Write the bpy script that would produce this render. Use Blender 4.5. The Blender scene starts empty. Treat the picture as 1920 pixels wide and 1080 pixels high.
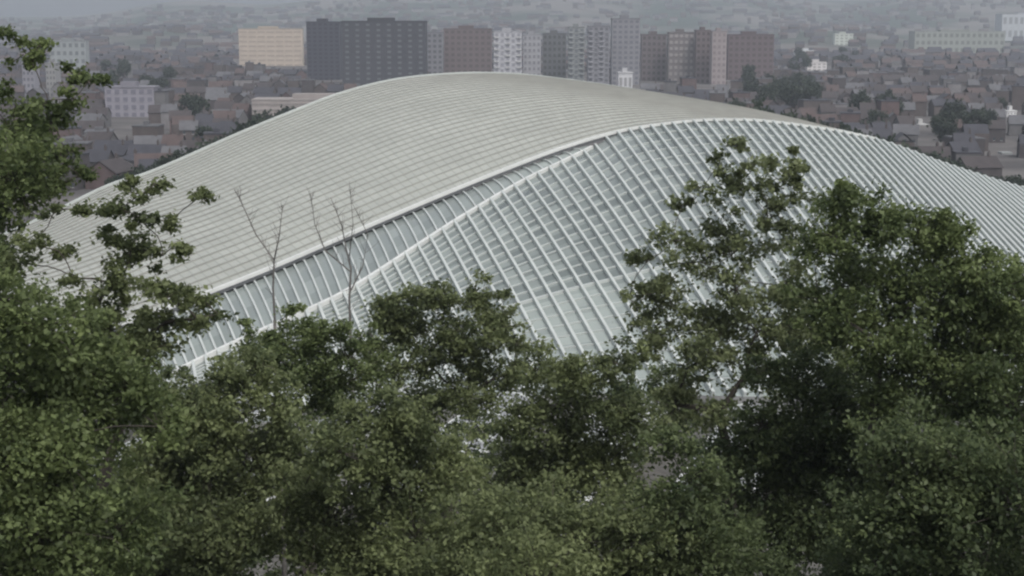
import bpy, math, random
import numpy as np
from mathutils import Vector

# ------------------------------------------------------------------ camera, world, sun, exposure
scn = bpy.context.scene
F = 960 / math.tan(math.radians(18.0))      # focal length in photo pixels
HOR = 25.0
PITCH = math.atan((540 - HOR) / F)
H = 62.0
cam_d = bpy.data.cameras.new('camera')
cam_d.sensor_width = 36.0
cam_d.lens = 18.0 / math.tan(math.radians(18.0))
cam_d.clip_start = 0.5
cam_d.clip_end = 30000
cam = bpy.data.objects.new('camera', cam_d)
scn.collection.objects.link(cam)
cam.location = (0, 0, H)
cam.rotation_euler = (math.pi / 2 - PITCH, 0, 0)
scn.camera = cam

SUN_EL, SUN_AZ = math.radians(55), math.radians(150)
w = bpy.data.worlds.new('World')
scn.world = w
w.use_nodes = True
nt = w.node_tree
bg = nt.nodes['Background']
sky = nt.nodes.new('ShaderNodeTexSky')
sky.sky_type = 'NISHITA'
sky.sun_disc = False
sky.sun_elevation = SUN_EL
sky.sun_rotation = SUN_AZ
sky.dust_density = 4.0
sky.air_density = 1.0
sky.ozone_density = 1.0
hs = nt.nodes.new('ShaderNodeHueSaturation')
hs.inputs['Saturation'].default_value = 0.34
nt.links.new(sky.outputs[0], hs.inputs['Color'])
nt.links.new(hs.outputs[0], bg.inputs['Color'])
bg.inputs['Strength'].default_value = 0.10

sd = bpy.data.lights.new('sun', 'SUN')
sd.energy = 1.0
sd.angle = math.radians(14)
sd.color = (1.0, 0.97, 0.92)
sun = bpy.data.objects.new('sun', sd)
scn.collection.objects.link(sun)
sdir = Vector((math.sin(SUN_AZ) * math.cos(SUN_EL), math.cos(SUN_AZ) * math.cos(SUN_EL), math.sin(SUN_EL)))
sun.rotation_euler = (-sdir).to_track_quat('-Z', 'Y').to_euler()
sun.location = (0, 0, 200)

scn.view_settings.view_transform = 'Standard'
scn.view_settings.look = 'None'
scn.view_settings.exposure = 0.62
scn.view_settings.gamma = 1.0
scn.view_settings.use_curve_mapping = False
scn.cycles.use_denoising = True
scn.cycles.filter_width = 2.3
scn.cycles.max_bounces = 8
scn.cycles.diffuse_bounces = 5
scn.cycles.transparent_max_bounces = 12
scn.cycles.volume_bounces = 1

COL = scn.collection
RNG = np.random.default_rng(7)
R = random.Random(11)


# ------------------------------------------------------------------ helpers
def P(px, py, d):
    """point seen at photo pixel (px,py) at forward distance d"""
    u = (px - 960) / F
    v = (540 - py) / F
    y = math.cos(PITCH) + v * math.sin(PITCH)
    z = -math.sin(PITCH) + v * math.cos(PITCH)
    k = d / y
    return np.array((u * k, d, H + z * k))


def px_of(x, y, z):
    z = z - H
    fw = y * math.cos(PITCH) - z * math.sin(PITCH)
    up = y * math.sin(PITCH) + z * math.cos(PITCH)
    return 960 + F * x / fw, 540 - F * up / fw


def tag(o, label=None, cat=None, group=None, kind=None):
    if label: o['label'] = label
    if cat: o['category'] = cat
    if group: o['group'] = group
    if kind: o['kind'] = kind
    return o


def empty(name, loc=(0, 0, 0)):
    o = bpy.data.objects.new(name, None)
    o.location = loc
    o.empty_display_size = 0.5
    COL.objects.link(o)
    return o


def np_mesh(name, verts, faces, mats, mat_idx=None, smooth=False):
    """faces: Nx4 or Nx3 int array or list"""
    me = bpy.data.meshes.new(name)
    verts = np.asarray(verts, dtype=np.float32).reshape(-1, 3)
    if isinstance(faces, np.ndarray):
        n, k = faces.shape
        me.vertices.add(len(verts))
        me.vertices.foreach_set('co', verts.ravel())
        me.loops.add(n * k)
        me.loops.foreach_set('vertex_index', faces.astype(np.int32).ravel())
        me.polygons.add(n)
        me.polygons.foreach_set('loop_start', np.arange(0, n * k, k, dtype=np.int32))
        me.polygons.foreach_set('loop_total', np.full(n, k, dtype=np.int32))
        me.update(calc_edges=True)
    else:
        me.from_pydata([tuple(v) for v in verts.tolist()], [], faces)
    if not isinstance(mats, (list, tuple)): mats = [mats]
    for m in mats: me.materials.append(m)
    if mat_idx is not None:
        me.polygons.foreach_set('material_index', np.asarray(mat_idx, dtype=np.int32))
    if smooth:
        me.polygons.foreach_set('use_smooth', np.ones(len(me.polygons), dtype=bool))
    me.update()
    return me


def link(name, me, parent=None, loc=None, rz=0.0):
    o = bpy.data.objects.new(name, me)
    COL.objects.link(o)
    if parent is not None: o.parent = parent
    if loc is not None: o.location = loc
    if rz: o.rotation_euler = (0, 0, rz)
    return o


class MB:
    def __init__(self): self.v, self.f, self.m = [], [], []

    def quad(self, a, b, c, d, m=0):
        i = len(self.v); self.v += [a, b, c, d]; self.f.append((i, i + 1, i + 2, i + 3)); self.m.append(m)

    def tri(self, a, b, c, m=0):
        i = len(self.v); self.v += [a, b, c]; self.f.append((i, i + 1, i + 2)); self.m.append(m)

    def box(self, x0, x1, y0, y1, z0, z1, m=0):
        i = len(self.v)
        self.v += [(x0, y0, z0), (x1, y0, z0), (x1, y1, z0), (x0, y1, z0), (x0, y0, z1), (x1, y0, z1), (x1, y1, z1), (x0, y1, z1)]
        for q in ((0, 3, 2, 1), (4, 5, 6, 7), (0, 1, 5, 4), (1, 2, 6, 5), (2, 3, 7, 6), (3, 0, 4, 7)):
            self.f.append(tuple(i + k for k in q)); self.m.append(m)

    def tube(self, pts, radii, n=6, m=0):
        pts = [np.asarray(p, float) for p in pts]
        i0 = len(self.v)
        for k, p in enumerate(pts):
            t = pts[min(k + 1, len(pts) - 1)] - pts[max(k - 1, 0)]
            t = t / (np.linalg.norm(t) + 1e-9)
            a = np.cross(t, (0, 0, 1.0)) if abs(t[2]) < 0.95 else np.cross(t, (1.0, 0, 0))
            a /= np.linalg.norm(a) + 1e-9
            b = np.cross(a, t)
            r = radii[k] if hasattr(radii, '__len__') else radii
            for j in range(n):
                an = 2 * math.pi * j / n
                self.v.append(tuple(p + r * (math.cos(an) * a + math.sin(an) * b)))
        for k in range(len(pts) - 1):
            for j in range(n):
                j2 = (j + 1) % n
                self.f.append((i0 + k * n + j, i0 + k * n + j2, i0 + (k + 1) * n + j2, i0 + (k + 1) * n + j)); self.m.append(m)
        self.f.append(tuple(i0 + j for j in range(n))[::-1]); self.m.append(m)
        e = i0 + (len(pts) - 1) * n
        self.f.append(tuple(e + j for j in range(n))); self.m.append(m)

    def mesh(self, name, mats, smooth=False):
        return np_mesh(name, self.v, self.f, mats, self.m, smooth)

    def build(self, name, mats, parent=None, loc=None, rz=0.0, smooth=False):
        return link(name, self.mesh(name, mats, smooth), parent, loc, rz)


# ------------------------------------------------------------------ materials
def mat(name, col, rough=0.7, noise=0.0, scale=1.0, metal=0.0, col2=None, spec=None, detail=4.0, wobj=False):
    m = bpy.data.materials.new(name)
    m.use_nodes = True
    t = m.node_tree
    b = t.nodes['Principled BSDF']
    b.inputs['Roughness'].default_value = rough
    b.inputs['Metallic'].default_value = metal
    if spec is not None: b.inputs['Specular IOR Level'].default_value = spec
    c1 = (*col, 1)
    if noise or col2:
        c2 = (*(col2 if col2 else [c * (1 - noise) for c in col]), 1)
        tc = t.nodes.new('ShaderNodeTexCoord')
        n = t.nodes.new('ShaderNodeTexNoise')
        n.inputs['Scale'].default_value = scale
        n.inputs['Detail'].default_value = detail
        r = t.nodes.new('ShaderNodeValToRGB')
        r.color_ramp.elements[0].position = 0.38; r.color_ramp.elements[0].color = c2
        r.color_ramp.elements[1].position = 0.62; r.color_ramp.elements[1].color = c1
        if wobj:
            g = t.nodes.new('ShaderNodeNewGeometry'); t.links.new(g.outputs['Position'], n.inputs['Vector'])
        else:
            t.links.new(tc.outputs['Object'], n.inputs['Vector'])
        t.links.new(n.outputs['Fac'], r.inputs['Fac'])
        t.links.new(r.outputs['Color'], b.inputs['Base Color'])
    else:
        b.inputs['Base Color'].default_value = c1
    return m


def leaf_mat(name, c_dark, c_light, transl=0.48, gloss=0.25):
    m = bpy.data.materials.new(name)
    m.use_nodes = True
    t = m.node_tree
    b = t.nodes['Principled BSDF']
    b.inputs['Roughness'].default_value = 0.5
    b.inputs['Specular IOR Level'].default_value = gloss
    a = t.nodes.new('ShaderNodeAttribute'); a.attribute_name = 'tint'
    r = t.nodes.new('ShaderNodeValToRGB')
    r.color_ramp.elements[0].color = (*c_dark, 1)
    r.color_ramp.elements[1].color = (*c_light, 1)
    t.links.new(a.outputs['Fac'], r.inputs['Fac'])
    t.links.new(r.outputs['Color'], b.inputs['Base Color'])
    tr = t.nodes.new('ShaderNodeBsdfTranslucent')
    t.links.new(r.outputs['Color'], tr.inputs['Color'])
    mx = t.nodes.new('ShaderNodeMixShader'); mx.inputs[0].default_value = transl
    t.links.new(b.outputs[0], mx.inputs[1]); t.links.new(tr.outputs[0], mx.inputs[2])
    t.links.new(mx.outputs[0], t.nodes['Material Output'].inputs['Surface'])
    return m


M = {}
M['shell'] = mat('roof_sheet', (0.44, 0.455, 0.42), 0.5, 0.1, 0.06)
t = M['shell'].node_tree; b = t.nodes['Principled BSDF']
src = b.inputs['Base Color'].links[0].from_socket
a_ = t.nodes.new('ShaderNodeAttribute'); a_.attribute_name = 'tint'
r_ = t.nodes.new('ShaderNodeValToRGB'); r_.color_ramp.elements[0].color = (.76, .76, .74, 1); r_.color_ramp.elements[1].color = (1.06, 1.06, 1.05, 1)
mm = t.nodes.new('ShaderNodeMix'); mm.data_type = 'RGBA'; mm.blend_type = 'MULTIPLY'; mm.inputs[0].default_value = 1
t.links.new(a_.outputs['Fac'], r_.inputs['Fac']); t.links.new(src, mm.inputs[6]); t.links.new(r_.outputs['Color'], mm.inputs[7])
t.links.new(mm.outputs[2], b.inputs['Base Color'])
M['shell_edge'] = mat('roof_seam', (0.30, 0.30, 0.28), 0.6, 0.1, 0.2)
M['white'] = mat('white_steel', (0.70, 0.71, 0.69), 0.4, 0.06, 0.3)
M['rib'] = mat('rib_steel', (0.50, 0.53, 0.515), 0.4, 0.08, 0.3)
M['conc'] = mat('pale_concrete', (0.30, 0.30, 0.29), 0.8, 0.15, 0.3)
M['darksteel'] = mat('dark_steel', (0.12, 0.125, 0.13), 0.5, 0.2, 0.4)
M['canopy'] = mat('canopy_sheet', (0.26, 0.27, 0.28), 0.5, 0.15, 0.3)
M['bark'] = mat('bark', (0.075, 0.065, 0.055), 0.9, 0.4, 3.0)
M['bark_pale'] = mat('bark_pale', (0.17, 0.16, 0.15), 0.9, 0.4, 3.0)
gm = bpy.data.materials.new('roof_glass'); gm.use_nodes = True
t = gm.node_tree; b = t.nodes['Principled BSDF']
a_ = t.nodes.new('ShaderNodeAttribute'); a_.attribute_name = 'tint'
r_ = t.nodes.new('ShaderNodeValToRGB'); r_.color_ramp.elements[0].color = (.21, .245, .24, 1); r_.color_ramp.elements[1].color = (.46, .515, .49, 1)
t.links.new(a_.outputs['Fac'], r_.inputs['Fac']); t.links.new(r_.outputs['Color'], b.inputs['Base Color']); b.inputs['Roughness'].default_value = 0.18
b.inputs['Specular IOR Level'].default_value = 0.6
tr = t.nodes.new('ShaderNodeBsdfTransparent'); tr.inputs['Color'].default_value = (0.80, 0.88, 0.86, 1)
mx = t.nodes.new('ShaderNodeMixShader'); mx.inputs[0].default_value = 0.30
t.links.new(b.outputs[0], mx.inputs[1]); t.links.new(tr.outputs[0], mx.inputs[2])
t.links.new(mx.outputs[0], t.nodes['Material Output'].inputs['Surface'])
M['glass'] = gm
M['window'] = mat('window_glass', (0.05, 0.06, 0.07), 0.15)
M['window_pale'] = mat('window_blind', (0.55, 0.55, 0.55), 0.5)
M['frame'] = mat('window_frame', (0.7, 0.7, 0.7), 0.5)
M['asphalt'] = mat('asphalt', (0.06, 0.06, 0.06), 0.9, 0.3, 0.5)


# ------------------------------------------------------------------ terrain (one sheet)
def sstep(a, b, x):
    t = np.clip((x - a) / (b - a), 0, 1)
    return t * t * (3 - 2 * t)


def gz(x, y):
    x = np.asarray(x, float); y = np.asarray(y, float)
    near = np.interp(y, [-300, 0, 1.5, 6, 14, 30, 60, 100, 140, 165], [64, 60.3, 60.2, 56.5, 50.5, 41, 27, 13, 4, 0])
    near = near + 0.6 * np.sin(x * 0.21 + y * 0.13) * sstep(12, 30, y) * (1 - sstep(120, 165, y))
    # distant hills across the valley
    ang = x / np.maximum(y, 1)
    rise = 70 + 78 * sstep(-0.24, -0.10, ang) + 26 * np.sin(ang * 21 + 0.6) + 14 * np.sin(ang * 53)
    rise = rise * (1 - 0.45 * sstep(-0.2, -0.30, ang))
    hill = np.maximum(rise, 20) * sstep(3000, 6200, y)
    hill = hill + 28 * sstep(2300, 3000, y) * (1 - sstep(3000, 4200, y)) * (0.5 + 0.5 * np.sin(ang * 30 + 2))
    return near * (y < 165) + hill


def gz1(x, y): return float(gz(x, y))


ys = np.concatenate([np.linspace(-300, 0, 8), np.linspace(4, 170, 60), np.linspace(180, 600, 24), np.linspace(640, 2400, 40), np.linspace(2460, 8200, 90)])
us = np.linspace(-1, 1, 141)
gv = []
for y in ys:
    wdt = 350 + max(y, 0) * 0.62
    xs = us * wdt
    zz = gz(xs, np.full_like(xs, y))
    gv.append(np.stack([xs, np.full_like(xs, y), zz], 1))
gv = np.concatenate(gv)
nx, ny = len(us), len(ys)
ii = np.arange(nx - 1)[None, :] + nx * np.arange(ny - 1)[:, None]
gf = np.stack([ii, ii + 1, ii + 1 + nx, ii + nx], -1).reshape(-1, 4)
gmat = bpy.data.materials.new('terrain'); gmat.use_nodes = True
t = gmat.node_tree; b = t.nodes['Principled BSDF']; b.inputs['Roughness'].default_value = 0.95
geo = t.nodes.new('ShaderNodeNewGeometry')
sep = t.nodes.new('ShaderNodeSeparateXYZ'); t.links.new(geo.outputs['Position'], sep.inputs[0])


def ramp_noise(scale, c1, c2, det=6, p0=.4, p1=.6):
    n = t.nodes.new('ShaderNodeTexNoise'); n.inputs['Scale'].default_value = scale; n.inputs['Detail'].default_value = det
    t.links.new(geo.outputs['Position'], n.inputs['Vector'])
    r = t.nodes.new('ShaderNodeValToRGB')
    r.color_ramp.elements[0].position = p0; r.color_ramp.elements[1].position = p1
    r.color_ramp.elements[0].color = (*c1, 1); r.color_ramp.elements[1].color = (*c2, 1)
    t.links.new(n.outputs['Fac'], r.inputs['Fac'])
    return r.outputs['Color']


def mixc(fac, a, c):
    m_ = t.nodes.new('ShaderNodeMix'); m_.data_type = 'RGBA'
    t.links.new(fac, m_.inputs[0]); t.links.new(a, m_.inputs[6]); t.links.new(c, m_.inputs[7])
    return m_.outputs[2]


def maprange(src, a, b_):
    m_ = t.nodes.new('ShaderNodeMapRange'); m_.inputs[1].default_value = a; m_.inputs[2].default_value = b_
    t.links.new(src, m_.inputs[0]); return m_.outputs[0]


slope_c = ramp_noise(0.4, (0.02, 0.028, 0.012), (0.06, 0.065, 0.03))
city_c = ramp_noise(0.03, (0.07, 0.065, 0.065), (0.13, 0.12, 0.115), 8)
far_c = ramp_noise(0.0035, (0.03, 0.05, 0.035), (0.14, 0.13, 0.12), 10, .44, .58)
c = mixc(maprange(sep.outputs['Y'], 150, 175), slope_c, city_c)
c = mixc(maprange(sep.outputs['Y'], 1900, 3000), c, far_c)
t.links.new(c, b.inputs['Base Color'])
g = link('ground', np_mesh('ground', gv, gf, gmat, smooth=True)); tag(g, kind='structure')


def sheet(name, pts, z, m):
    mb = MB(); mb.quad(*[(p[0], p[1], z) for p in pts]); o = mb.build(name, m); tag(o, kind='structure'); return o


# ------------------------------------------------------------------ the station roof
def curve(pts, n):
    """Catmull-Rom through 3D points, n samples at even arc length"""
    p = [np.array(q, float) for q in pts]
    p = [2 * p[0] - p[1]] + p + [2 * p[-1] - p[-2]]
    out = []
    for i in range(1, len(p) - 2):
        for k in range(16):
            s = k / 16
            a, b_, c_, d_ = p[i - 1], p[i], p[i + 1], p[i + 2]
            out.append(0.5 * ((2 * b_) + (-a + c_) * s + (2 * a - 5 * b_ + 4 * c_ - d_) * s * s + (-a + 3 * b_ - 3 * c_ + d_) * s ** 3))
    out.append(p[-2])
    out = np.array(out)
    L = np.concatenate([[0], np.cumsum(np.linalg.norm(np.diff(out, axis=0), axis=1))])
    q = np.linspace(0, L[-1], n)
    return np.stack([np.interp(q, L, out[:, k]) for k in range(3)], 1)


A_px = [(-90, 478, 322), (60, 418, 345), (200, 350, 365), (290, 320, 378), (450, 250, 398), (560, 205, 410), (640, 175, 417), (740, 150, 422), (850, 139, 425), (950, 139, 425),
        (1050, 149, 422), (1200, 171, 415), (1400, 208, 400), (1540, 238, 388), (1640, 262, 378)]
A2_px = [(1640, 262, 378), (1700, 282, 371), (1760, 305, 362), (1860, 338, 348), (1960, 368, 335), (2080, 415, 315), (2250, 500, 290)]
B_px = [(60, 655, 228), (250, 603, 247), (400, 548, 262), (520, 500, 275), (620, 457, 286), (800, 380, 306), (950, 319, 322), (1060, 278, 333), (1170, 247, 343), (1290, 230, 352),
        (1380, 227, 357), (1450, 231, 360), (1560, 246, 368), (1640, 262, 378)]
C_px = [(200, 770, 220), (340, 695, 232), (450, 641, 240), (560, 592, 249), (660, 543, 258), (800, 452, 281), (870, 407, 295), (980, 342, 315), (1060, 303, 327), (1110, 278, 335)]

station = empty('railway_station', (0, 300, 0))
tag(station, 'huge vaulted railway station roof of pale sheet and ribbed glass beyond the treetops', 'railway station')
OFF = np.array((0, -300, 0.0))


def spart(name, me):
    o = link(name, me, station); return o


# shell: lapped courses running along the vault
NPAN = 105
NU = 2 * NPAN + 1
NV = 30
US = np.sort(np.concatenate([np.arange(NPAN + 1) / NPAN, (np.arange(NPAN) + .86) / NPAN]))


def resamp(c_):
    n_ = len(c_) - 1
    return np.stack([np.interp(US * n_, np.arange(n_ + 1), c_[:, k]) for k in range(3)], 1)


Ac = resamp(curve([P(*q) for q in A_px], 300))
Bc = resamp(curve([P(*q) for q in B_px], 300))
# back edge, behind the crest
Kc = Ac + np.array([0, 70, 0]) - np.array([0, 0, 1.0]) * 16
BUL = 2.2


def shell_pt(i, v):
    p = Ac[i] * v + Bc[i] * (1 - v)
    wdt = min(1.0, np.linalg.norm(Ac[i] - Bc[i]) / 80.0)
    return p + np.array((0, 0, 4 * BUL * wdt * v * (1 - v)))


mb = MB()
rows = []
stint = []
LAP = 0.34
for k in range(NV):
    v0, v1 = k / NV, (k + 1) / NV
    lo = [shell_pt(i, v0) + (0, 0, LAP * min(1, np.linalg.norm(Ac[i] - Bc[i]) / 40)) for i in range(NU)]
    hi = [shell_pt(i, v1) for i in range(NU)]
    base = [shell_pt(i, v0) for i in range(NU)]
    i0 = len(mb.v)
    mb.v += [tuple(p + OFF) for p in base] + [tuple(p + OFF) for p in lo] + [tuple(p + OFF) for p in hi]
    for i in range(NU - 1):
        if k > 0:
            mb.f.append((i0 + i, i0 + i + 1, i0 + NU + i + 1, i0 + NU + i)); mb.m.append(1); stint.append(.5)
        mb.f.append((i0 + NU + i, i0 + NU + i + 1, i0 + 2 * NU + i + 1, i0 + 2 * NU + i)); mb.m.append(0)
        stint.append(0.0 if i % 2 else float(np.clip(RNG.normal(.74, .08), .3, 1)))
# back slope
i0 = len(mb.v)
NB = 6
for k in range(NB + 1):
    s = k / NB
    for i in range(NU):
        p = Ac[i] * (1 - s) + Kc[i] * s + np.array((0, 0, 5.0 * s * (1 - s)))
        mb.v.append(tuple(p + OFF))
for k in range(NB):
    for i in range(NU - 1):
        a = i0 + k * NU + i
        mb.f.append((a, a + 1, a + 1 + NU, a + NU)); mb.m.append(0); stint.append(.6)
sme = mb.mesh('roof_shell', [M['shell'], M['shell_edge']])
at_ = sme.attributes.new('tint', 'FLOAT', 'FACE'); at_.data.foreach_set('value', np.array(stint, dtype=np.float32))
shell = spart('roof_shell', sme)


def beam(name, pts, wy, hz, m, dz=0.0, dy=0.0):
    """box section swept along a polyline"""
    mb = MB(); n = len(pts)
    for k in range(n):
        tdir = pts[min(k + 1, n - 1)] - pts[max(k - 1, 0)]
        s = np.cross(tdir, (0, 0, 1.0)); s /= np.linalg.norm(s) + 1e-9
        u = np.cross(s, tdir); u /= np.linalg.norm(u) + 1e-9
        p = pts[k] + OFF + np.array((0, dy, dz))
        for a, b_ in ((-1, -1), (1, -1), (1, 1), (-1, 1)):
            mb.v.append(tuple(p + s * a * wy / 2 + u * b_ * hz / 2))
    for k in range(n - 1):
        for j in range(4):
            j2 = (j + 1) % 4
            mb.f.append((4 * k + j, 4 * k + j2, 4 * k + 4 + j2, 4 * k + 4 + j)); mb.m.append(0)
    mb.f.append((3, 2, 1, 0)); mb.m.append(0)
    e = 4 * (n - 1); mb.f.append((e, e + 1, e + 2, e + 3)); mb.m.append(0)
    return spart(name, mb.mesh(name, m))


beam('front_edge_beam', Bc[:int(NU * 1.0)], 0.6, 0.6, M['white'], dz=0.35, dy=-0.3)
Cc = curve([P(*q) for q in C_px], 60)
beam('lower_edge_beam', Cc, 0.7, 0.8, M['white'], dz=0.2, dy=-0.2)
A_all = curve([P(*q) for q in A_px[:-1] + A2_px], 150)
beam('crest_beam', A_all, 0.45, 0.4, M['rib'], dz=0.25)
# dark gutter tucked under the front edge
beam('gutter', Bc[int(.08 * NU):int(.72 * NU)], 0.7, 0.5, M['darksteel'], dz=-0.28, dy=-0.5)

# glass vault: top line T, bottom line D, ribs between them
T_px = C_px + B_px[8:] + A2_px[1:]
Tc_d = np.array([P(*q) for q in T_px])
Tc = curve(Tc_d, 400)
Tx = np.array([px_of(*p)[0] for p in Tc])
D_key = [(200, 190, 880, 195), (340, 360, 830, 212), (560, 610, 760, 226), (690, 790, 745, 230), (840, 1000, 740, 228), (1000, 1265, 740, 226), (1150, 1475, 745, 219), (1270, 1640, 755, 211),
         (1400, 1810, 765, 206), (1600, 2030, 770, 201), (1800, 2240, 760, 196), (2080, 2540, 800, 186), (2250, 2760, 860, 178)]
dk = np.array(D_key, float)


def D_of(tx):
    return P(np.interp(tx, dk[:, 0], dk[:, 1]), np.interp(tx, dk[:, 0], dk[:, 2]), np.interp(tx, dk[:, 0], dk[:, 3]))


def at_T(tx):
    return np.array([np.interp(tx, Tx, Tc[:, k]) for k in range(3)])


def rib_pt(tx, s, lift=0.0):
    a, d_ = at_T(tx), D_of(tx)
    L = np.linalg.norm(a - d_)
    p = a * (1 - s) + d_ * s
    bul = min(1.3, L * 0.015)
    return p + np.array((0, -0.25 * bul * 4 * s * (1 - s), 4 * bul * s * (1 - s) + lift))


# glazing sheet in lapped panes
txs = [290.0]
while txs[-1] < 2010:
    x = txs[-1]
    step = np.interp(x, [200, 800, 1150, 1350, 1600, 2250], [24, 23, 21, 19, 15, 13])
    txs.append(x + step)
txs = txs[:99]
NS = 36
gvv = []
for x in txs:
    for k in range(NS + 1):
        gvv.append(rib_pt(x, k / NS) + OFF)
fs = []
for a in range(len(txs) - 1):
    for k in range(NS):
        i = a * (NS + 1) + k
        fs.append((i, i + 1, i + NS + 2, i + NS + 1))
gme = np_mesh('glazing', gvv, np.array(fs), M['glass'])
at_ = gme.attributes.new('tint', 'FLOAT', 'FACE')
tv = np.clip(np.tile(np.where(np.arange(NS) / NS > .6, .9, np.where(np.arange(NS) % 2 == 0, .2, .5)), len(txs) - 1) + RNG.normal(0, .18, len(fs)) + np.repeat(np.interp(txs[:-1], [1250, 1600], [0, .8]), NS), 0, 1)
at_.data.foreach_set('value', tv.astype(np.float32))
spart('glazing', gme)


def rib_mesh(pts, wx, hz, m):
    """rib whose flat sides stand square to the glass"""
    mb = MB(); n = len(pts)
    for k in range(n):
        tdir = pts[min(k + 1, n - 1)] - pts[max(k - 1, 0)]
        s = np.cross(tdir, (0, 0, 1.0)); s /= np.linalg.norm(s) + 1e-9
        u = np.cross(s, tdir); u /= np.linalg.norm(u) + 1e-9
        if u[2] < 0: u = -u
        p = pts[k] + OFF
        for a, b_ in ((-1, 0), (1, 0), (1, 1), (-1, 1)):
            mb.v.append(tuple(p + s * a * wx / 2 + u * b_ * hz))
    for k in range(n - 1):
        for j in range(4):
            j2 = (j + 1) % 4
            mb.f.append((4 * k + j, 4 * k + j2, 4 * k + 4 + j2, 4 * k + 4 + j)); mb.m.append(0)
    mb.f.append((3, 2, 1, 0)); mb.m.append(0)
    e = 4 * (n - 1); mb.f.append((e, e + 1, e + 2, e + 3)); mb.m.append(0)
    return mb.mesh('rib', m)


for x in txs:
    wd = float(np.interp(x, [200, 900, 1300, 1600, 2250], [0.46, 0.5, 0.5, 0.5, 0.5]))
    spart('rib', rib_mesh([rib_pt(x, k / NS, -0.12) for k in range(NS + 1)], wd, 0.85, M['rib']))
# purlins crossing under the glass
for j in range(1, 22):
    s = j / 22
    pts = np.array([rib_pt(x, s, 0.12) for x in txs])
    beam('purlin', pts, 0.26 if j != 13 else 0.6, 0.22 if j != 13 else 0.5, M['rib'])

# glazed band between the two edge beams
Bx = np.array([px_of(*p)[0] for p in Bc]); Cx = np.array([px_of(*p)[0] for p in Cc])
bt = np.linspace(0, 1, 48)
band_top = np.array([[np.interp(215 + (1090 - 215) * s, Bx, Bc[:, k]) for k in range(3)] for s in bt])
band_bot = np.array([[np.interp(262 + (1110 - 262) * s, Cx, Cc[:, k]) for k in range(3)] for s in bt])
bv, bf = [], []
for i in range(48):
    for k in range(5):
        s = k / 4
        p = band_top[i] * (1 - s) + band_bot[i] * s - np.array((0, 0, 1.0)) * (0.9 * (1 - s)) + np.array((0, 0, 1.6 * s * (1 - s)))
        bv.append(p + OFF)
for i in range(47):
    for k in range(4):
        a = i * 5 + k; bf.append((a, a + 1, a + 6, a + 5))
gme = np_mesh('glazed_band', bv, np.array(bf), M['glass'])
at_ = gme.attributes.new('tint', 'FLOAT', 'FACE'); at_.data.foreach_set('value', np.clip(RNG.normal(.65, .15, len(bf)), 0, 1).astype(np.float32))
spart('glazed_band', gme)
for i in range(0, 47):
    pts = [np.array(bv[i * 5 + k]) - OFF for k in range(5)]
    o = spart('hanger', rib_mesh(pts, 0.34, 0.4, M['rib']))
# abutments where the vault comes down, and the plinth wall along the foot of the glass
mb = MB()
foot = [D_of(x) for x in np.linspace(215, 2240, 60)]
for k in range(59):
    a, b_ = foot[k] + OFF, foot[k + 1] + OFF
    mb.quad((a[0], a[1], 0), (b_[0], b_[1], 0), tuple(b_), tuple(a))
    a2, b2 = a + (0, 2.5, 0), b_ + (0, 2.5, 0)
    mb.quad(tuple(a), tuple(b_), tuple(b2), tuple(a2))
    mb.quad((b2[0], b2[1], 0), (a2[0], a2[1], 0), tuple(a2), tuple(b2))
spart('plinth', mb.mesh('plinth', M['conc']))
for px in (300, 700, 1100, 1500, 1900):
    mb = MB(); q = at_T(px); 
    mb.tube([(q[0], q[1] + 25 - 300, 0), (q[0], q[1] + 12 - 300, q[2] * 0.5), (q[0], q[1] + 2 - 300, q[2] - 1.5)], [1.6, 0.9, 0.5], 8)
    spart('column', mb.mesh('column', M['conc'], True))
# floor of the hall
mb = MB(); mb.box(-95, 120, -48, 105, 0.004, 1.1)
spart('concourse_floor', mb.mesh('concourse_floor', M['conc']))
mb = MB(); mb.box(-100, 130, 104, 106, 0.1, 16)
for k in range(20): mb.box(-99 + k * 11.4, -98 + k * 11.4, 103.4, 104, 0.1, 20)
spart('far_wall', mb.mesh('far_wall', M['darksteel']))

# ------------------------------------------------------------------ rail yard in front: ballast and ribbed platform canopies
M['ballast'] = mat('ballast', (0.13, 0.125, 0.115), 0.95, 0.35, 0.8, wobj=True)
sheet('rail_yard_ground', [(-130, 168), (150, 168), (150, 400), (-130, 400)], 0.004, M['ballast'])
dirv = np.array((0.30, 0.954)); nrm = np.array((0.954, -0.30))


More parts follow.
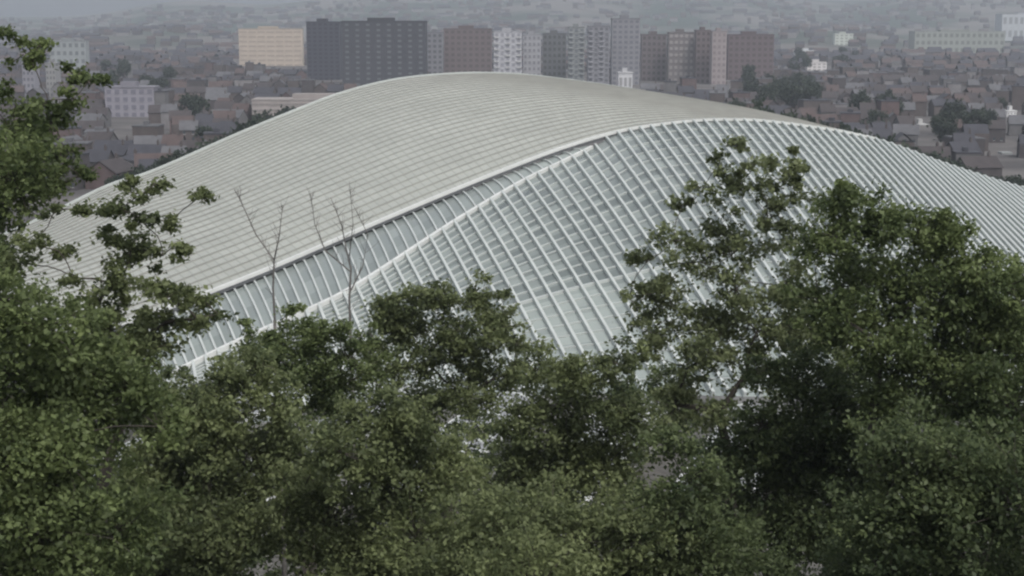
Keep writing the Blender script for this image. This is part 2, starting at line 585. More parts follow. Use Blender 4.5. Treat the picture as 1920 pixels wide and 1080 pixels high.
def canopy(cx, cy, L, W, label, rz=None):
    e = empty('platform_canopy', (cx, cy, 0))
    e.rotation_euler = (0, 0, rz if rz is not None else -math.atan2(dirv[0], dirv[1]))
    tag(e, label, 'platform canopy', 'platform canopies in front of the station')
    mb = MB(); n = 8; k_ = int(L / 3)
    for i in range(k_ + 1):
        y = -L / 2 + L * i / k_
        for j in range(n + 1):
            s = j / n * 2 - 1
            mb.v.append((s * W / 2, y, 5.2 + 1.5 * (1 - s * s)))
    for i in range(k_):
        for j in range(n):
            a = i * (n + 1) + j; mb.f.append((a, a + 1, a + n + 2, a + n + 1)); mb.m.append(0)
    mb.build('roof_sheet', M['canopy'], e)
    ribs = min(k_, 24)
    rm = MB()
    pts = [((j / n * 2 - 1) * W / 2, 0, 5.28 + 1.5 * (1 - (j / n * 2 - 1) ** 2)) for j in range(n + 1)]
    rm.tube(pts, 0.22, 5)
    me = rm.mesh('rib', M['rib'])
    for i in range(ribs):
        link('rib', me, e, (0, -L / 2 + L * (i + .5) / ribs, 0))
    for s in (-1, 1):
        mb = MB(); mb.box(s * W / 2 - 0.2, s * W / 2 + 0.2, -L / 2, L / 2, 5.0, 5.35); mb.build('edge_beam', M['white'], e)
    pm = MB(); pm.tube([(0, 0, 0.9), (0, 0, 5.0)], [0.3, 0.2], 8); pm.tube([(0, 0, 4.0), (1.8, 0, 5.6)], 0.12, 6); pm.tube([(0, 0, 4.0), (-1.8, 0, 5.6)], 0.12, 6)
    pme = pm.mesh('post', M['conc'])
    for i in range(int(L / 12) + 1):
        link('post', pme, e, (0, -L / 2 + 2 + (L - 4) * i / max(1, int(L / 12)), 0))
    mb = MB(); mb.box(-W / 2 + 1, W / 2 - 1, -L / 2, L / 2, 0.01, 0.9); mb.build('platform', M['conc'], e)


for k, lab in enumerate(('white ribbed platform canopy seen under the left edge of the glass vault',
                         'white ribbed platform canopy glimpsed through the trees left of centre',
                         'white ribbed platform canopy glimpsed through central treetops below the vault',
                         'white ribbed platform canopy glimpsed between central trees and sparse brownish tree',
                         'white ribbed platform canopy glimpsed below the sparse brownish tree',
                         'white ribbed platform canopy glimpsed through the dense right hand tree')):
    c_ = np.array((-44 + k * 19.0, 212.0 - (k > 0) * 4)) 
    canopy(c_[0], c_[1], 60 if k else 70, 9.5, lab)


# ------------------------------------------------------------------ leaves and trees
def leaf_mesh(name, cen, size, m, tint, updir=0.12, wr=0.6):
    n = len(cen)
    rng = RNG
    d = rng.normal(size=(n, 3)); d /= np.linalg.norm(d, axis=1)[:, None]
    nr = rng.normal(size=(n, 3)); nr[:, 2] = np.abs(nr[:, 2]) + updir * 2
    nr /= np.linalg.norm(nr, axis=1)[:, None]
    d -= nr * np.sum(d * nr, 1)[:, None]; d /= np.linalg.norm(d, axis=1)[:, None] + 1e-9
    s = np.cross(nr, d)
    sz = size * rng.uniform(0.55, 1.7, n)[:, None]
    v = np.empty((n, 4, 3), np.float32)
    v[:, 0] = cen - d * sz * .5
    v[:, 1] = cen + s * sz * wr * .5 + nr * sz * .08
    v[:, 2] = cen + d * sz * .5 - nr * sz * .05
    v[:, 3] = cen - s * sz * wr * .5 + nr * sz * .08
    f = np.arange(n * 4).reshape(n, 4)
    me = np_mesh(name, v.reshape(-1, 3), f, m)
    a = me.attributes.new('tint', 'FLOAT', 'FACE')
    a.data.foreach_set('value', np.clip(tint, 0, 1).astype(np.float32))
    return me


M['leaf_green'] = leaf_mat('leaf_green', (0.080, 0.110, 0.046), (0.225, 0.278, 0.115))
M['leaf_olive'] = leaf_mat('leaf_olive', (0.095, 0.120, 0.056), (0.250, 0.290, 0.135))
M['leaf_brown'] = leaf_mat('leaf_brown', (0.110, 0.135, 0.066), (0.262, 0.300, 0.150))
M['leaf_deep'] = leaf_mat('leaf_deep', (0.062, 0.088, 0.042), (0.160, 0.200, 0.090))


def bent(a, b_, n, sag, rng):
    """a slightly crooked limb from a to b"""
    a = np.asarray(a, float); b_ = np.asarray(b_, float)
    L = np.linalg.norm(b_ - a)
    off = rng.normal(size=3) * L * 0.08
    pts = []
    for k in range(n + 1):
        s = k / n
        p = a * (1 - s) + b_ * s + off * math.sin(math.pi * s) + np.array((0, 0, -sag * L * math.sin(math.pi * s)))
        if 0 < k < n: p = p + rng.normal(size=3) * L * 0.015
        pts.append(p)
    return pts


TREES = []


def big_tree(name, label, cat, d, foot, blobs, leaf='leaf_green', lsize=0.16, dens=1.0, depth=1.0, base_h=None, bark='bark', group='trees on the slope in front of the station', twig=0.5, spread=0.8):
    """blobs: (px, py, r px, density, [depth offset m])"""
    rng = np.random.default_rng(abs(hash_(name + label)) % 99991)
    fx = (foot - 960) / F * d
    fz = gz1(fx, d)
    root = np.array((fx, d, fz - 0.3))
    e = empty(name, tuple(root)); tag(e, label, cat, group)
    bl = []
    for q in blobs:
        off = q[4] if len(q) > 4 else rng.uniform(-1, 1) * depth * q[2] * d / F * 1.2
        c_ = P(q[0], q[1], d + off)
        bl.append((c_, q[2] * (d + off) / F, q[3]))
    cz = np.mean([b_[0] for b_ in bl], axis=0)
    zlow = min(b_[0][2] - b_[1] for b_ in bl)
    fork = np.array((fx * 0.75 + cz[0] * 0.25, d, max(fz + 2, min(zlow + 1.5, fz + (cz[2] - fz) * .62))))
    top = max(bl, key=lambda q: q[0][2])[0]
    hgt = top[2] - fz
    r0 = 0.014 * hgt + 0.08
    mb = MB()
    mb.tube([np.zeros(3), (fork - root) * .5 + rng.normal(size=3) * .15, fork - root], [r0 * 1.25, r0, r0 * .82], 8)
    mb.build('trunk', M[bark], e, smooth=True)
    br = MB()
    cens, tints = [], []
    # leader
    order = sorted(bl, key=lambda q: np.linalg.norm(q[0] - fork))
    done = [(fork, r0 * .7)]
    for c_, r, dn in order:
        # start from the nearest already built node
        s_, rs = min(done, key=lambda q: np.linalg.norm(q[0] - c_) * 1.0 + (q[0][2] > c_[2] + 1) * 3)
        L = np.linalg.norm(c_ - s_)
        re = max(0.02, rs * 0.55)
        br.tube([p - root for p in bent(s_, c_, 5, -0.04, rng)], list(np.linspace(rs * .75, re, 6)), 5)
        done.append((c_, re))
        if dn <= 0: continue
        # leaf clusters
        lsz = lsize * 1.12; lpx = (lsz * F / d)
        N = int(dens * dn * 4.6 * math.pi * (r * F / d) ** 2 / (0.30 * lpx * lpx * 0.9))
        N = min(N, 26000)
        per = 75
        K = max(3, N // per)
        dirs = rng.normal(size=(K, 3)); dirs /= np.linalg.norm(dirs, axis=1)[:, None]
        rad = rng.uniform(0.15, 1.0, K) ** 0.5
        cc = c_ + dirs * (rad * r)[:, None] * np.array((1.0, 1.15, 0.85))
        far_ = rng.random(K) < .14
        cc[far_] = c_ + dirs[far_] * r * 1.35 * np.array((1, 1, .9))
        ctint = rng.normal(0.45, 0.27, K) + rng.normal(0, .12)
        crad = rng.uniform(0.55, 1.35, K) * min(0.46, 0.12 + r * .22) * spread * 1.2
        for k in range(K):
            n = int(rng.uniform(0.6, 1.4) * per)
            g_ = rng.normal(size=(n, 3)) * crad[k] * np.array((0.75, 0.75, 0.5))
            cens.append(cc[k] + g_)
            tints.append(ctint[k] + rng.normal(0, .14, n))
            if rng.random() < twig:
                br.tube([p - root for p in bent(c_ + (cc[k] - c_) * .12, cc[k], 3, 0.02, rng)], [0.025, 0.02, 0.014, 0.008], 3)
    br.build('branches', M[bark], e)
    if cens:
        cens = np.concatenate(cens) - root
        tints = np.concatenate(tints)
        link('crown', leaf_mesh('crown', cens, lsize, M[leaf], tints), e)
    TREES.append((label, 0 if not len(cens) else len(cens)))
    return e


def hash_(s):
    h = 5381
    for ch in s: h = (h * 33 + ord(ch)) & 0x7fffffff
    return h


big_tree('broadleaf_tree', 'tall leafy tree at the far left rising above the distant town', 'tree', 56, 20,
         [(48, 100, 26, .5), (20, 60, 18, .3), (70, 88, 18, .35), (60, 118, 18, .4), (178, 146, 26, 1.1), (150, 135, 22, .5), (140, 185, 26, .45), (90, 190, 40, .5), (30, 185, 36, .35), (30, 250, 76, .8), (95, 235, 46, .6),
          (20, 320, 90, 1.2), (110, 300, 42, .8), (105, 350, 36, .45), (-20, 400, 40, 1.0), (150, 330, 22, .3), (-80, 330, 90, 1.), (-70, 480, 100, 1)], 'leaf_green', 0.17)
big_tree('sparse_tree', 'open leafy tree at left with gaps showing the pale roof sheet', 'tree', 50, 120,
         [(60, 455, 36, .5), (20, 500, 45, .8), (225, 395, 36, .7), (290, 345, 24, .9), (265, 365, 24, .6), (378, 365, 17, 2.0), (160, 395, 18, .3), (205, 445, 34, .5), (245, 470, 45, .85), (318, 420, 16, .9),
          (348, 465, 11, 1.6), (305, 480, 28, 1.0), (225, 530, 44, .9), (310, 560, 44, 1.0), (365, 560, 32, 1.2), (370, 600, 28, 1.1), (290, 620, 50, 1.0), (140, 520, 26, .3), (110, 470, 20, .3), (180, 600, 55, 1.0), (250, 660, 60, 1.2),  (240, 345, 22, .5), (100, 400, 18, .5), (270, 420, 26, .6), (410, 590, 18, 1)],
         'leaf_olive', 0.16, bark='bark')
big_tree('bushy_tree', 'dense bushy tree filling the lower left corner', 'tree', 44, 90,
         [(0, 560, 80, 1.1), (80, 610, 75, 1.2), (20, 700, 120, 1.2), (150, 700, 95, 1.2), (230, 740, 80, 1), (275, 735, 42, 1.0), (300, 800, 45, .9), (-60, 860, 150, 1.1), (110, 850, 120, 1.1), (60, 990, 150, 1.0), (200, 1010, 120, 1.0), (0, 1120, 150, 1)], 'leaf_green', 0.15)
big_tree('broadleaf_tree', 'leafy tree with a lopsided crown just right of the lower left corner', 'tree', 62, 420,
         [(290, 790, 50, 1.0), (270, 880, 70, 1.0), (470, 700, 60, 1.1), (400, 735, 50, 1.0), (330, 760, 50, .9), (400, 790, 80, 1.2), (500, 760, 55, .9), (340, 880, 90, 1.1), (460, 880, 100, 1.2), (400, 1000, 120, 1.2), (300, 1080, 120, 1.1), (540, 860, 60, .8)],
         'leaf_olive', 0.17)
big_tree('round_tree', 'round leafy tree with pointed top under the left end of the glass', 'tree', 74, 560,
         [(540, 580, 20, 1.1), (465, 612, 14, 1.3), (520, 630, 34, 1.0), (590, 625, 40, 1.2), (500, 670, 45, 1.1), (570, 690, 60, 1.3), (640, 660, 38, 1.0), (620, 740, 55, 1.1), (530, 800, 50, .7), (690, 620, 26, .9), (480, 655, 30, .9), (680, 700, 45, .8), (640, 620, 30, .9)],
         'leaf_green', 0.17)
big_tree('round_tree', 'broad leafy tree in front of the middle of the glass vault', 'tree', 80, 830,
         [(720, 575, 28, 1.0), (780, 570, 38, 1.2), (830, 560, 36, 1.2), (900, 560, 34, 1.2), (935, 555, 22, 1.1), (760, 625, 45, 1.2), (840, 630, 50, 1.2), (920, 620, 45, 1.2), (965, 640, 26, 1.0), (700, 660, 35, .9),
          (880, 675, 45, 1.0), (800, 680, 45, .8), (960, 700, 45, .9), (730, 700, 45, .8), (880, 740, 55, .8), (800, 760, 55, .8), (940, 590, 30, 1.0), (730, 600, 40, 1.0)], 'leaf_olive', 0.18)
big_tree('bushy_tree', 'yellowish green bushy tree low in the centre left', 'tree', 58, 720,
         [(690, 780, 55, 1.2), (760, 800, 60, 1.2), (640, 850, 70, 1.1), (740, 900, 95, 1.2), (850, 880, 70, 1.0), (620, 980, 110, 1.1), (780, 1010, 120, 1.1), (560, 930, 60, .9), (700, 1100, 120, 1)], 'leaf_olive', 0.16)
big_tree('broadleaf_tree', 'leafy tree low in the centre below the foot of the glass', 'tree', 66, 1060,
         [(1010, 690, 38, 1.1), (1080, 690, 48, 1.2), (1150, 680, 38, 1.1), (1200, 660, 26, .8), (1060, 760, 70, 1.2), (1150, 760, 60, 1.1), (980, 790, 60, 1.0), (1020, 880, 90, 1.2), (1130, 880, 90, 1.2), (1200, 820, 45, .7), (930, 950, 80, 1.0)],
         'leaf_olive', 0.17)
big_tree('bushy_tree', 'olive bushy tree at the bottom edge in the centre', 'tree', 52, 1010,
         [(960, 1000, 110, 1.1), (1090, 1020, 110, 1.1), (1000, 1110, 140, 1.), (1200, 1010, 70, .9), (870, 1080, 90, 1.1)], 'leaf_olive', 0.15)
big_tree('sparse_tree', 'sparse brownish tree standing against the ribbed glass on the right', 'tree', 72, 1390,
         [(1385, 272, 15, .5), (1350, 305, 24, .5), (1420, 305, 28, .55), (1485, 280, 9, 1.6), (1500, 312, 20, .6), (1465, 340, 36, .55), (1390, 350, 42, .55), (1320, 350, 28, .4), (1280, 385, 28, .4), (1440, 400, 46, .5), (1515, 375, 30, .5), (1350, 420, 44, .45),
          (1262, 450, 38, .5), (1215, 490, 28, .5), (1420, 465, 48, .38), (1500, 450, 46, .45), (1310, 490, 48, .45), (1250, 550, 55, .6), (1380, 540, 55, .45), (1470, 540, 60, .6), (1330, 610, 55, .6), (1220, 620, 45, .7),
          (1420, 620, 55, .6), (1510, 620, 65, .8), (1290, 690, 50, .5), (1400, 700, 50, .5), (1180, 560, 24, .5), (1330, 660, 50, .6), (1370, 480, 40, .4), (1270, 760, 50, .6), (1350, 780, 45, .6)], 'leaf_brown', 0.20, bark='bark', twig=1.0, spread=0.85, dens=1.25)
big_tree('round_tree', 'large dense green tree filling the right side', 'tree', 60, 1730,
         [(1595, 380, 36, 1.0), (1585, 350, 16, 1.3), (1560, 400, 36, .9), (1545, 470, 45, .9), (1530, 560, 50, .8), (1650, 420, 50, 1.2), (1570, 440, 45, 1.1), (1720, 430, 48, 1.2), (1765, 400, 18, 1.0), (1790, 445, 45, 1.2), (1840, 500, 50, 1.2), (1880, 540, 50, 1.2), (1920, 520, 40, 1.1), (1620, 520, 70, 1.2), (1740, 540, 90, 1.3), (1850, 620, 90, 1.3),
          (1570, 590, 55, .9), (1660, 640, 85, 1.2), (1950, 640, 90, 1.2), (1760, 700, 100, 1.3), (1900, 760, 110, 1.2), (1960, 860, 110, 1.1), (1640, 740, 60, .8)], 'leaf_green', 0.17)
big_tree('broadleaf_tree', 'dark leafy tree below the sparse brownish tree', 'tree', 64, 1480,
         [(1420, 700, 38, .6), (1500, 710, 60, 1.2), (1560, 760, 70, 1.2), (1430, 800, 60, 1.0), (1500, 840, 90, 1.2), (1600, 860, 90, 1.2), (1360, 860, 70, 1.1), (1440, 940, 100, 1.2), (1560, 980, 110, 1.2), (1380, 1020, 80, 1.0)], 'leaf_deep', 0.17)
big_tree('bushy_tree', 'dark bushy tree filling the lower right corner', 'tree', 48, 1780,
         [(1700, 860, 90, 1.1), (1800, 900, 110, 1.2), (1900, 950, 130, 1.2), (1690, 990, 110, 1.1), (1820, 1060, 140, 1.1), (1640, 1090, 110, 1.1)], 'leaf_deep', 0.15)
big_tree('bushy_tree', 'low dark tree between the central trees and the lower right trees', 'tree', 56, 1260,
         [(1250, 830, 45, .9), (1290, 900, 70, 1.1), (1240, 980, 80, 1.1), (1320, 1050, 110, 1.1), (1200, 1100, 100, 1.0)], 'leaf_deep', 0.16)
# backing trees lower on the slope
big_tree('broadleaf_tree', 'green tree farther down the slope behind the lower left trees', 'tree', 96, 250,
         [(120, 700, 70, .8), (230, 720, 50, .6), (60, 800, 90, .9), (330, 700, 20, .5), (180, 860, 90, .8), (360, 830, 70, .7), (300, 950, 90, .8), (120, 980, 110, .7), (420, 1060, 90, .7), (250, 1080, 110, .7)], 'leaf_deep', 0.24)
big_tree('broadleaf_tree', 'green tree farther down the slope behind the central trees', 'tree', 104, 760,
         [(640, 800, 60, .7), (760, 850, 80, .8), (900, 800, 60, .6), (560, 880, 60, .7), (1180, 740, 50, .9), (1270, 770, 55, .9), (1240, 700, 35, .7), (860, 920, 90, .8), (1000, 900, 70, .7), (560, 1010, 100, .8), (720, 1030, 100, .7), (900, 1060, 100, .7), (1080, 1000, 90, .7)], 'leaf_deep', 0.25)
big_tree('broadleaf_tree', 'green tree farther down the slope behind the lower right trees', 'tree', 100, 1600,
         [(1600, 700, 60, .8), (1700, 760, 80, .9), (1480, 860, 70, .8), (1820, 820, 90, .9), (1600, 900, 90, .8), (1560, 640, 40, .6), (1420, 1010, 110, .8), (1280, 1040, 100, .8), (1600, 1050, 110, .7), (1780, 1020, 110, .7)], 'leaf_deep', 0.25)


# bare twiggy saplings against the roof
def bare_tree(label, d, fpx, fpy, paths):
    x, y, z = P(fpx, fpy, d)
    root = np.array((x, y, gz1(x, y) - .2))
    e = empty('bare_tree', tuple(root)); tag(e, label, 'bare tree', 'leafless trees against the station roof')
    mb = MB(); top = P(fpx, fpy, d)
    mb.tube([np.zeros(3), (top - root) * .5 + (0.2, 0.1, 0), top - root], [0.22, 0.15, 0.10], 7)
    mb.build('trunk', M['bark_pale'], e, smooth=True)
    br = MB()
    for pts, r0, r1 in paths:
        q = [P(a, b_, d + o) - root for a, b_, o in pts]
        br.tube(q, list(np.linspace(r0, r1, len(q))), 5)
        for k in range(1, len(q)):
            for s in range(7):
                a = q[k - 1] + (q[k] - q[k - 1]) * RNG.uniform(.2, .95)
                dr = RNG.normal(size=3) * .5 + np.array((0, 0, .9)); dr *= RNG.uniform(.35, .9)
                br.tube([a, a + dr * .6 + RNG.normal(size=3) * .05, a + dr], [0.018, 0.013, 0.008], 3)
    br.build('branches', M['bark_pale'], e)


bare_tree('thin leafless tree with upright twigs against the glazed band', 96, 657, 620,
          [([(657, 620, 0), (655, 560, 0), (658, 505, .2), (650, 470, .2), (640, 420, .5), (620, 370, .6)], .085, .02),
           ([(658, 510, .2), (610, 470, 0), (590, 420, -.3), (583, 365, -.3)], .05, .015),
           ([(655, 550, 0), (680, 500, .4), (690, 440, .6), (660, 380, .8)], .05, .015),
           ([(655, 480, .2), (662, 420, -.4), (655, 340, -.4)], .035, .012)])
bare_tree('thin leafless forked tree against the pale roof sheet', 94, 515, 600,
          [([(515, 600, 0), (512, 540, 0), (514, 488, 0), (480, 440, .3), (455, 385, .5), (440, 355, .5)], .075, .018),
           ([(514, 488, 0), (524, 440, -.3), (530, 385, -.4)], .055, .015)])

# undergrowth on the slope
n = 110000
ux = RNG.uniform(-1, 1, n); uy = RNG.uniform(26, 160, n)
xx = ux * (12 + uy * 0.42)
zz = gz(xx, uy) + np.abs(RNG.normal(0, .5, n)) + 0.7 * (np.sin(xx * .7) * np.sin(uy * .6) + 1) * RNG.random(n)
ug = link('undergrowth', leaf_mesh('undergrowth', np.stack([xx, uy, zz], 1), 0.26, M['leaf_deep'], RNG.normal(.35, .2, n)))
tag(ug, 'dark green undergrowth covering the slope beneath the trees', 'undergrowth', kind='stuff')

# ------------------------------------------------------------------ the town behind
WALLS = {'brick red': (0.115, 0.080, 0.078), 'brown brick': (0.095, 0.078, 0.075), 'dark brick': (0.065, 0.056, 0.058), 'grey rendered': (0.14, 0.135, 0.138), 'pale rendered': (0.22, 0.21, 0.215), 'white': (0.65, 0.65, 0.64)}
ROOFS = {'slate': (0.045, 0.045, 0.057), 'dark tiled': (0.055, 0.046, 0.048), 'rust tiled': (0.085, 0.060, 0.057), 'grey sheet': (0.11, 0.11, 0.12)}
WM = {k: mat('wall_' + k.replace(' ', '_'), v, .85, .2, .3) for k, v in WALLS.items()}
RM = {k: mat('roof_' + k.replace(' ', '_'), v, .8, .25, .3) for k, v in ROOFS.items()}
wmb = MB(); wmb.box(-.55, .55, -.04, .06, 0, 1.5, 0); wmb.box(-.65, .65, -.08, .05, -.12, 0, 1)
WIN_ME = wmb.mesh('window', [M['window'], M['frame']])

protos = {}


def house_meshes(kind, w_, d_, h_, rh, flat):
    key = (kind, w_, d_, h_, rh, flat)
    if key in protos: return protos[key]
    a = MB(); x, y = w_ / 2, d_ / 2
    a.box(-x, x, -y, y, 0, h_)
    if not flat:
        a.tri((-x, -y, h_), (-x, y, h_), (-x, 0, h_ + rh)); a.tri((x, y, h_), (x, -y, h_), (x, 0, h_ + rh))
    r = MB()
    if flat:
        r.box(-x - .2, x + .2, -y - .2, y + .2, h_ + .01, h_ + .6)
        r.box(-x * .3, x * .1, -y * .3, y * .3, h_ + .6, h_ + 2.2)
    else:
        o = .35
        for s in (-1, 1):
            p0 = (-x - o, s * (y + .4), h_ - .1); p1 = (x + o, s * (y + .4), h_ - .1); p2 = (x + o, 0, h_ + rh + .2); p3 = (-x - o, 0, h_ + rh + .2)
            r.quad(p0, p1, p2, p3) if s < 0 else r.quad(p1, p0, p3, p2)
            r.quad(*[(q[0], q[1], q[2] - .18) for q in ((p3, p2, p1, p0) if s < 0 else (p2, p3, p0, p1))])
    c_ = MB(); c_.box(x * .6 - .4, x * .6 + .4, -.5, .5, h_ + (rh * .6 if not flat else .5), h_ + rh + 1.6); c_.box(x * .6 - .2, x * .6 + .2, -.2, .2, h_ + rh + 1.6, h_ + rh + 2.1)
    protos[key] = (a, r, c_)
    return protos[key]


mesh_cache = {}
HOUSES = []


def house(cat, x, y, rz, w_, d_, h_, rh, wall, roof, flat=False, wins=0, name=None):
    z = gz1(x, y)
    e = empty(name or cat.replace(' ', '_'), (x, y, z)); e.rotation_euler = (0, 0, rz)
    k1 = (w_, d_, h_, rh, flat, wall, roof)
    if k1 not in mesh_cache:
        a, r, c_ = house_meshes(cat, w_, d_, h_, rh, flat)
        mesh_cache[k1] = (a.mesh('wall', WM[wall]), r.mesh('roof', RM[roof]), c_.mesh('chimney', WM['brown brick']))
    a, r, c_ = mesh_cache[k1]
    link('wall', a, e); ro = link('roof', r, e)
    if not flat: link('chimney', c_, ro)
    if wins:
        nf = max(1, int(h_ / 3)); nc = max(2, int(w_ / 3))
        cnt = 0
        for f_ in range(nf):
            for q in range(nc):
                if cnt >= wins: break
                link('window', WIN_ME, e, (-w_ / 2 + (q + .5) * w_ / nc, -d_ / 2 - .03, 1.1 + f_ * 3.0)); cnt += 1
    HOUSES.append([e, cat, x, y, h_, w_, wall, roof, flat])
    return e


def crest_y(px):
    pts = [(-50, 455), (200, 345), (290, 320), (450, 250), (560, 205), (640, 175), (740, 150), (900, 139), (1050, 150), (1200, 172), (1400, 208), (1540, 240), (1640, 262), (1760, 305), (1920, 355)]
    return np.interp(px, [p[0] for p in pts], [p[1] for p in pts])


# landmark buildings, measured from the photo: px range, top y, distance
LMK = []


def block(name, label, px0, px1, pytop, d, depth, wallc, winc=None, floors=0, cols=0, rough=.8, band=None, cat='apartment block', rz=0.0, setback=False, balc=False, frac=(.55, .5)):
    a, b_ = P(px0, pytop, d), P(px1, pytop, d)
    wd = b_[0] - a[0]; top = a[2]; cx = (a[0] + b_[0]) / 2
    z0 = gz1(cx, d) - 1
    e = empty(name, (cx, d + depth / 2, z0)); e.rotation_euler = (0, 0, rz)
    tag(e, label, cat)
    mw = mat('facade', wallc, rough, .12, .15)
    hgt = top - z0
    mb = MB(); mb.box(-wd / 2, wd / 2, -depth / 2, depth / 2, 0, hgt)
    mb.build('wall', mw, e)
    mb = MB(); mb.box(-wd / 2 - .3, wd / 2 + .3, -depth / 2 - .3, depth / 2 + .3, hgt + .01, hgt + .9)
    mb.box(-wd * .2, wd * .12, -depth * .3, depth * .2, hgt + .9, hgt + 3.6)
    mb.build('roof', mat('block_roof', [c * .75 for c in wallc], .8, .1, .2), e)
    if floors:
        fh = hgt / floors; cw = wd / cols
        ww, wh = cw * frac[0], fh * frac[1]
        wm = MB(); wm.box(-ww / 2, ww / 2, -.12, .2, 0, wh, 0); wm.box(-ww / 2 - .1, ww / 2 + .1, -.3, .1, -.2, -.01, 1)
        me = wm.mesh('window', [mat('pane', winc or tuple(c * .5 for c in wallc), .25), mw])
        cnt = 0
        for f_ in range(floors - 1, -1, -1):
            for q in range(cols):
                if cnt >= 98: break
                link('window', me, e, (-wd / 2 + (q + .5) * cw, -depth / 2, fh * (f_ + .28))); cnt += 1
        if balc:
            bm_ = MB(); bm_.box(-cw * .42, cw * .42, -1.3, 0, 0, 1.0)
            bme = bm_.mesh('balcony', mat('balcony_front', tuple(min(.5, c * 1.25) for c in wallc), .6))
            cnt = 0
            for f_ in range(floors - 1, 0, -1):
                for q in range(0, cols, 2):
                    if cnt >= 60: break
                    link('balcony', bme, e, (-wd / 2 + (q + .5) * cw, -depth / 2, fh * f_)); cnt += 1
    LMK.append((px0, px1, d))
    return e


block('apartment_block', 'peach white low block with pale horizontal bands left of the dark tower', 447, 566, 55, 1900, 14, (0.50, 0.425, 0.35), (0.37, .31, .26), 8, 7, frac=(.8, .3))
block('office_tower', 'dark bluish slab tower beside the peach white block', 574, 636, 42, 1500, 20, (0.045, 0.045, 0.062), (.035, .035, .05), 14, 6)
block('office_tower', 'widest dark grey tower block with pale speckled windows above the crest', 640, 798, 41, 1380, 26, (0.045, 0.047, 0.058), (.13, .14, .15), 12, 8, frac=(.35, .4))
block('apartment_block', 'narrow grey block right of the widest dark tower', 800, 830, 62, 1500, 16, (0.20, 0.20, 0.22), None, 9, 3)
block('apartment_block', 'reddish brown brick block left of the whitest facade', 832, 922, 55, 1520, 18, (0.15, 0.115, 0.115), (.10, .08, .08), 9, 8)
block('apartment_block', 'whitest apartment facade with pale balconies in the middle of the skyline', 926, 978, 60, 1400, 16, (0.45, 0.45, 0.48), (.26, .26, .29), 9, 5, balc=True)
block('apartment_block', 'pale lower apartment block joined right of the whitest facade', 981, 1014, 66, 1430, 16, (0.36, 0.36, 0.385), (.2, .2, .22), 8, 4)
block('apartment_block', 'dark grey block between two pale groups of flats', 1018, 1062, 64, 1460, 16, (0.13, 0.135, 0.14), None, 8, 5)
block('apartment_block', 'greenish grey tower of flats right of the dark grey block', 1066, 1096, 52, 1420, 16, (0.24, 0.255, 0.26), (.14, .15, .16), 11, 3, balc=True)
block('apartment_block', 'slim tower of flats with bright balcony strips', 1103, 1143, 50, 1360, 16, (0.22, 0.22, 0.245), (.12, .12, .13), 12, 4, balc=True)
block('apartment_block', 'tallest grey tower of flats right of the balcony strips', 1148, 1200, 36, 1400, 18, (0.235, 0.235, 0.26), (.15, .15, .17), 13, 5)
block('apartment_block', 'dull brown block right of the tallest grey tower', 1204, 1250, 66, 1480, 16, (0.15, 0.125, 0.13), None, 8, 5)
block('apartment_block', 'brownish block with a pale top storey left of the pink facade', 1254, 1302, 62, 1450, 16, (0.18, 0.16, 0.16), (.3, .28, .28), 8, 5)
block('apartment_block', 'narrow pale pink facade between reddish brown blocks', 1336, 1363, 60, 1400, 15, (0.32, 0.275, 0.28), (.22, .19, .19), 9, 3)
block('apartment_block', 'reddish brown block left of the pale pink facade', 1306, 1333, 58, 1430, 15, (0.15, 0.118, 0.12), None, 9, 3)
block('apartment_block', 'wide reddish brown block right of the pale pink facade', 1366, 1452, 66, 1500, 16, (0.135, 0.10, 0.107), (.09, .07, .07), 8, 8)
block('apartment_block', 'pale lilac block half hidden behind the left leafy tree', 196, 288, 165, 960, 16, (0.27, 0.26, 0.30), (.17, .165, .2), 4, 6)
block('long_hall', 'long low pinkish white hall just behind the left shoulder of the roof', 472, 720, 189, 900, 22, (0.40, 0.36, 0.345), (.25, .23, .22), 4, 20, cat='hall', frac=(.95, .35))
block('white_building', 'small bright white building among trees behind the right shoulder', 1514, 1550, 118, 1750, 14, (0.72, 0.69, 0.68), None, 3, 4, cat='building')
block('white_building', 'flat white roofed building just above the small bright building', 1492, 1532, 96, 2200, 20, (0.70, 0.72, 0.74), None, 2, 5, cat='building')
block('pale_building', 'pale greenish building far up between the trees and grey hall', 1566, 1600, 64, 2600, 20, (0.60, 0.64, 0.58), None, 4, 4, cat='building')
block('long_hall', 'long pale greenish grey hall far away at the upper right', 1716, 1885, 60, 2500, 40, (0.30, 0.32, 0.29), None, 3, 16, cat='hall')
block('long_hall', 'bright white roofed hall at the top right edge', 1880, 1985, 27, 3300, 50, (0.48, 0.5, 0.52), None, 2, 10, cat='hall')
block('white_building', 'white gabled house front low among roofs at the right', 1717, 1740, 236, 890, 10, (0.66, 0.66, 0.65), None, 2, 3, cat='house')
block('pale_building', 'pale grey shed roofed building right of the white house front', 1744, 1774, 238, 905, 10, (0.5, 0.52, 0.5), None, 2, 3, cat='building')
block('pale_building', 'pale block peeping through leaves at the far left above', 40, 62, 108, 1150, 14, (0.27, 0.265, 0.30), None, 7, 3, cat='building')
block('pale_building', 'pale grey block behind the left tree top', 85, 103, 120, 1200, 14, (0.3, 0.3, 0.3), None, 6, 3, cat='building')
block('pale_building', 'wide pale greenish building left of the hazy trees', 92, 160, 78, 1700, 14, (0.30, 0.325, 0.33), None, 4, 6, cat='building')
block('pale_building', 'low pale flat building right of the canopy crest in the dark quarter', 1160, 1186, 138, 1050, 10, (0.6, 0.6, 0.62), None, 2, 3, cat='building')
block('pale_building', 'pale flat roofed building at the right edge beside the roof', 1862, 1925, 302, 700, 12, (0.40, 0.42, 0.42), None, 2, 8, cat='building')
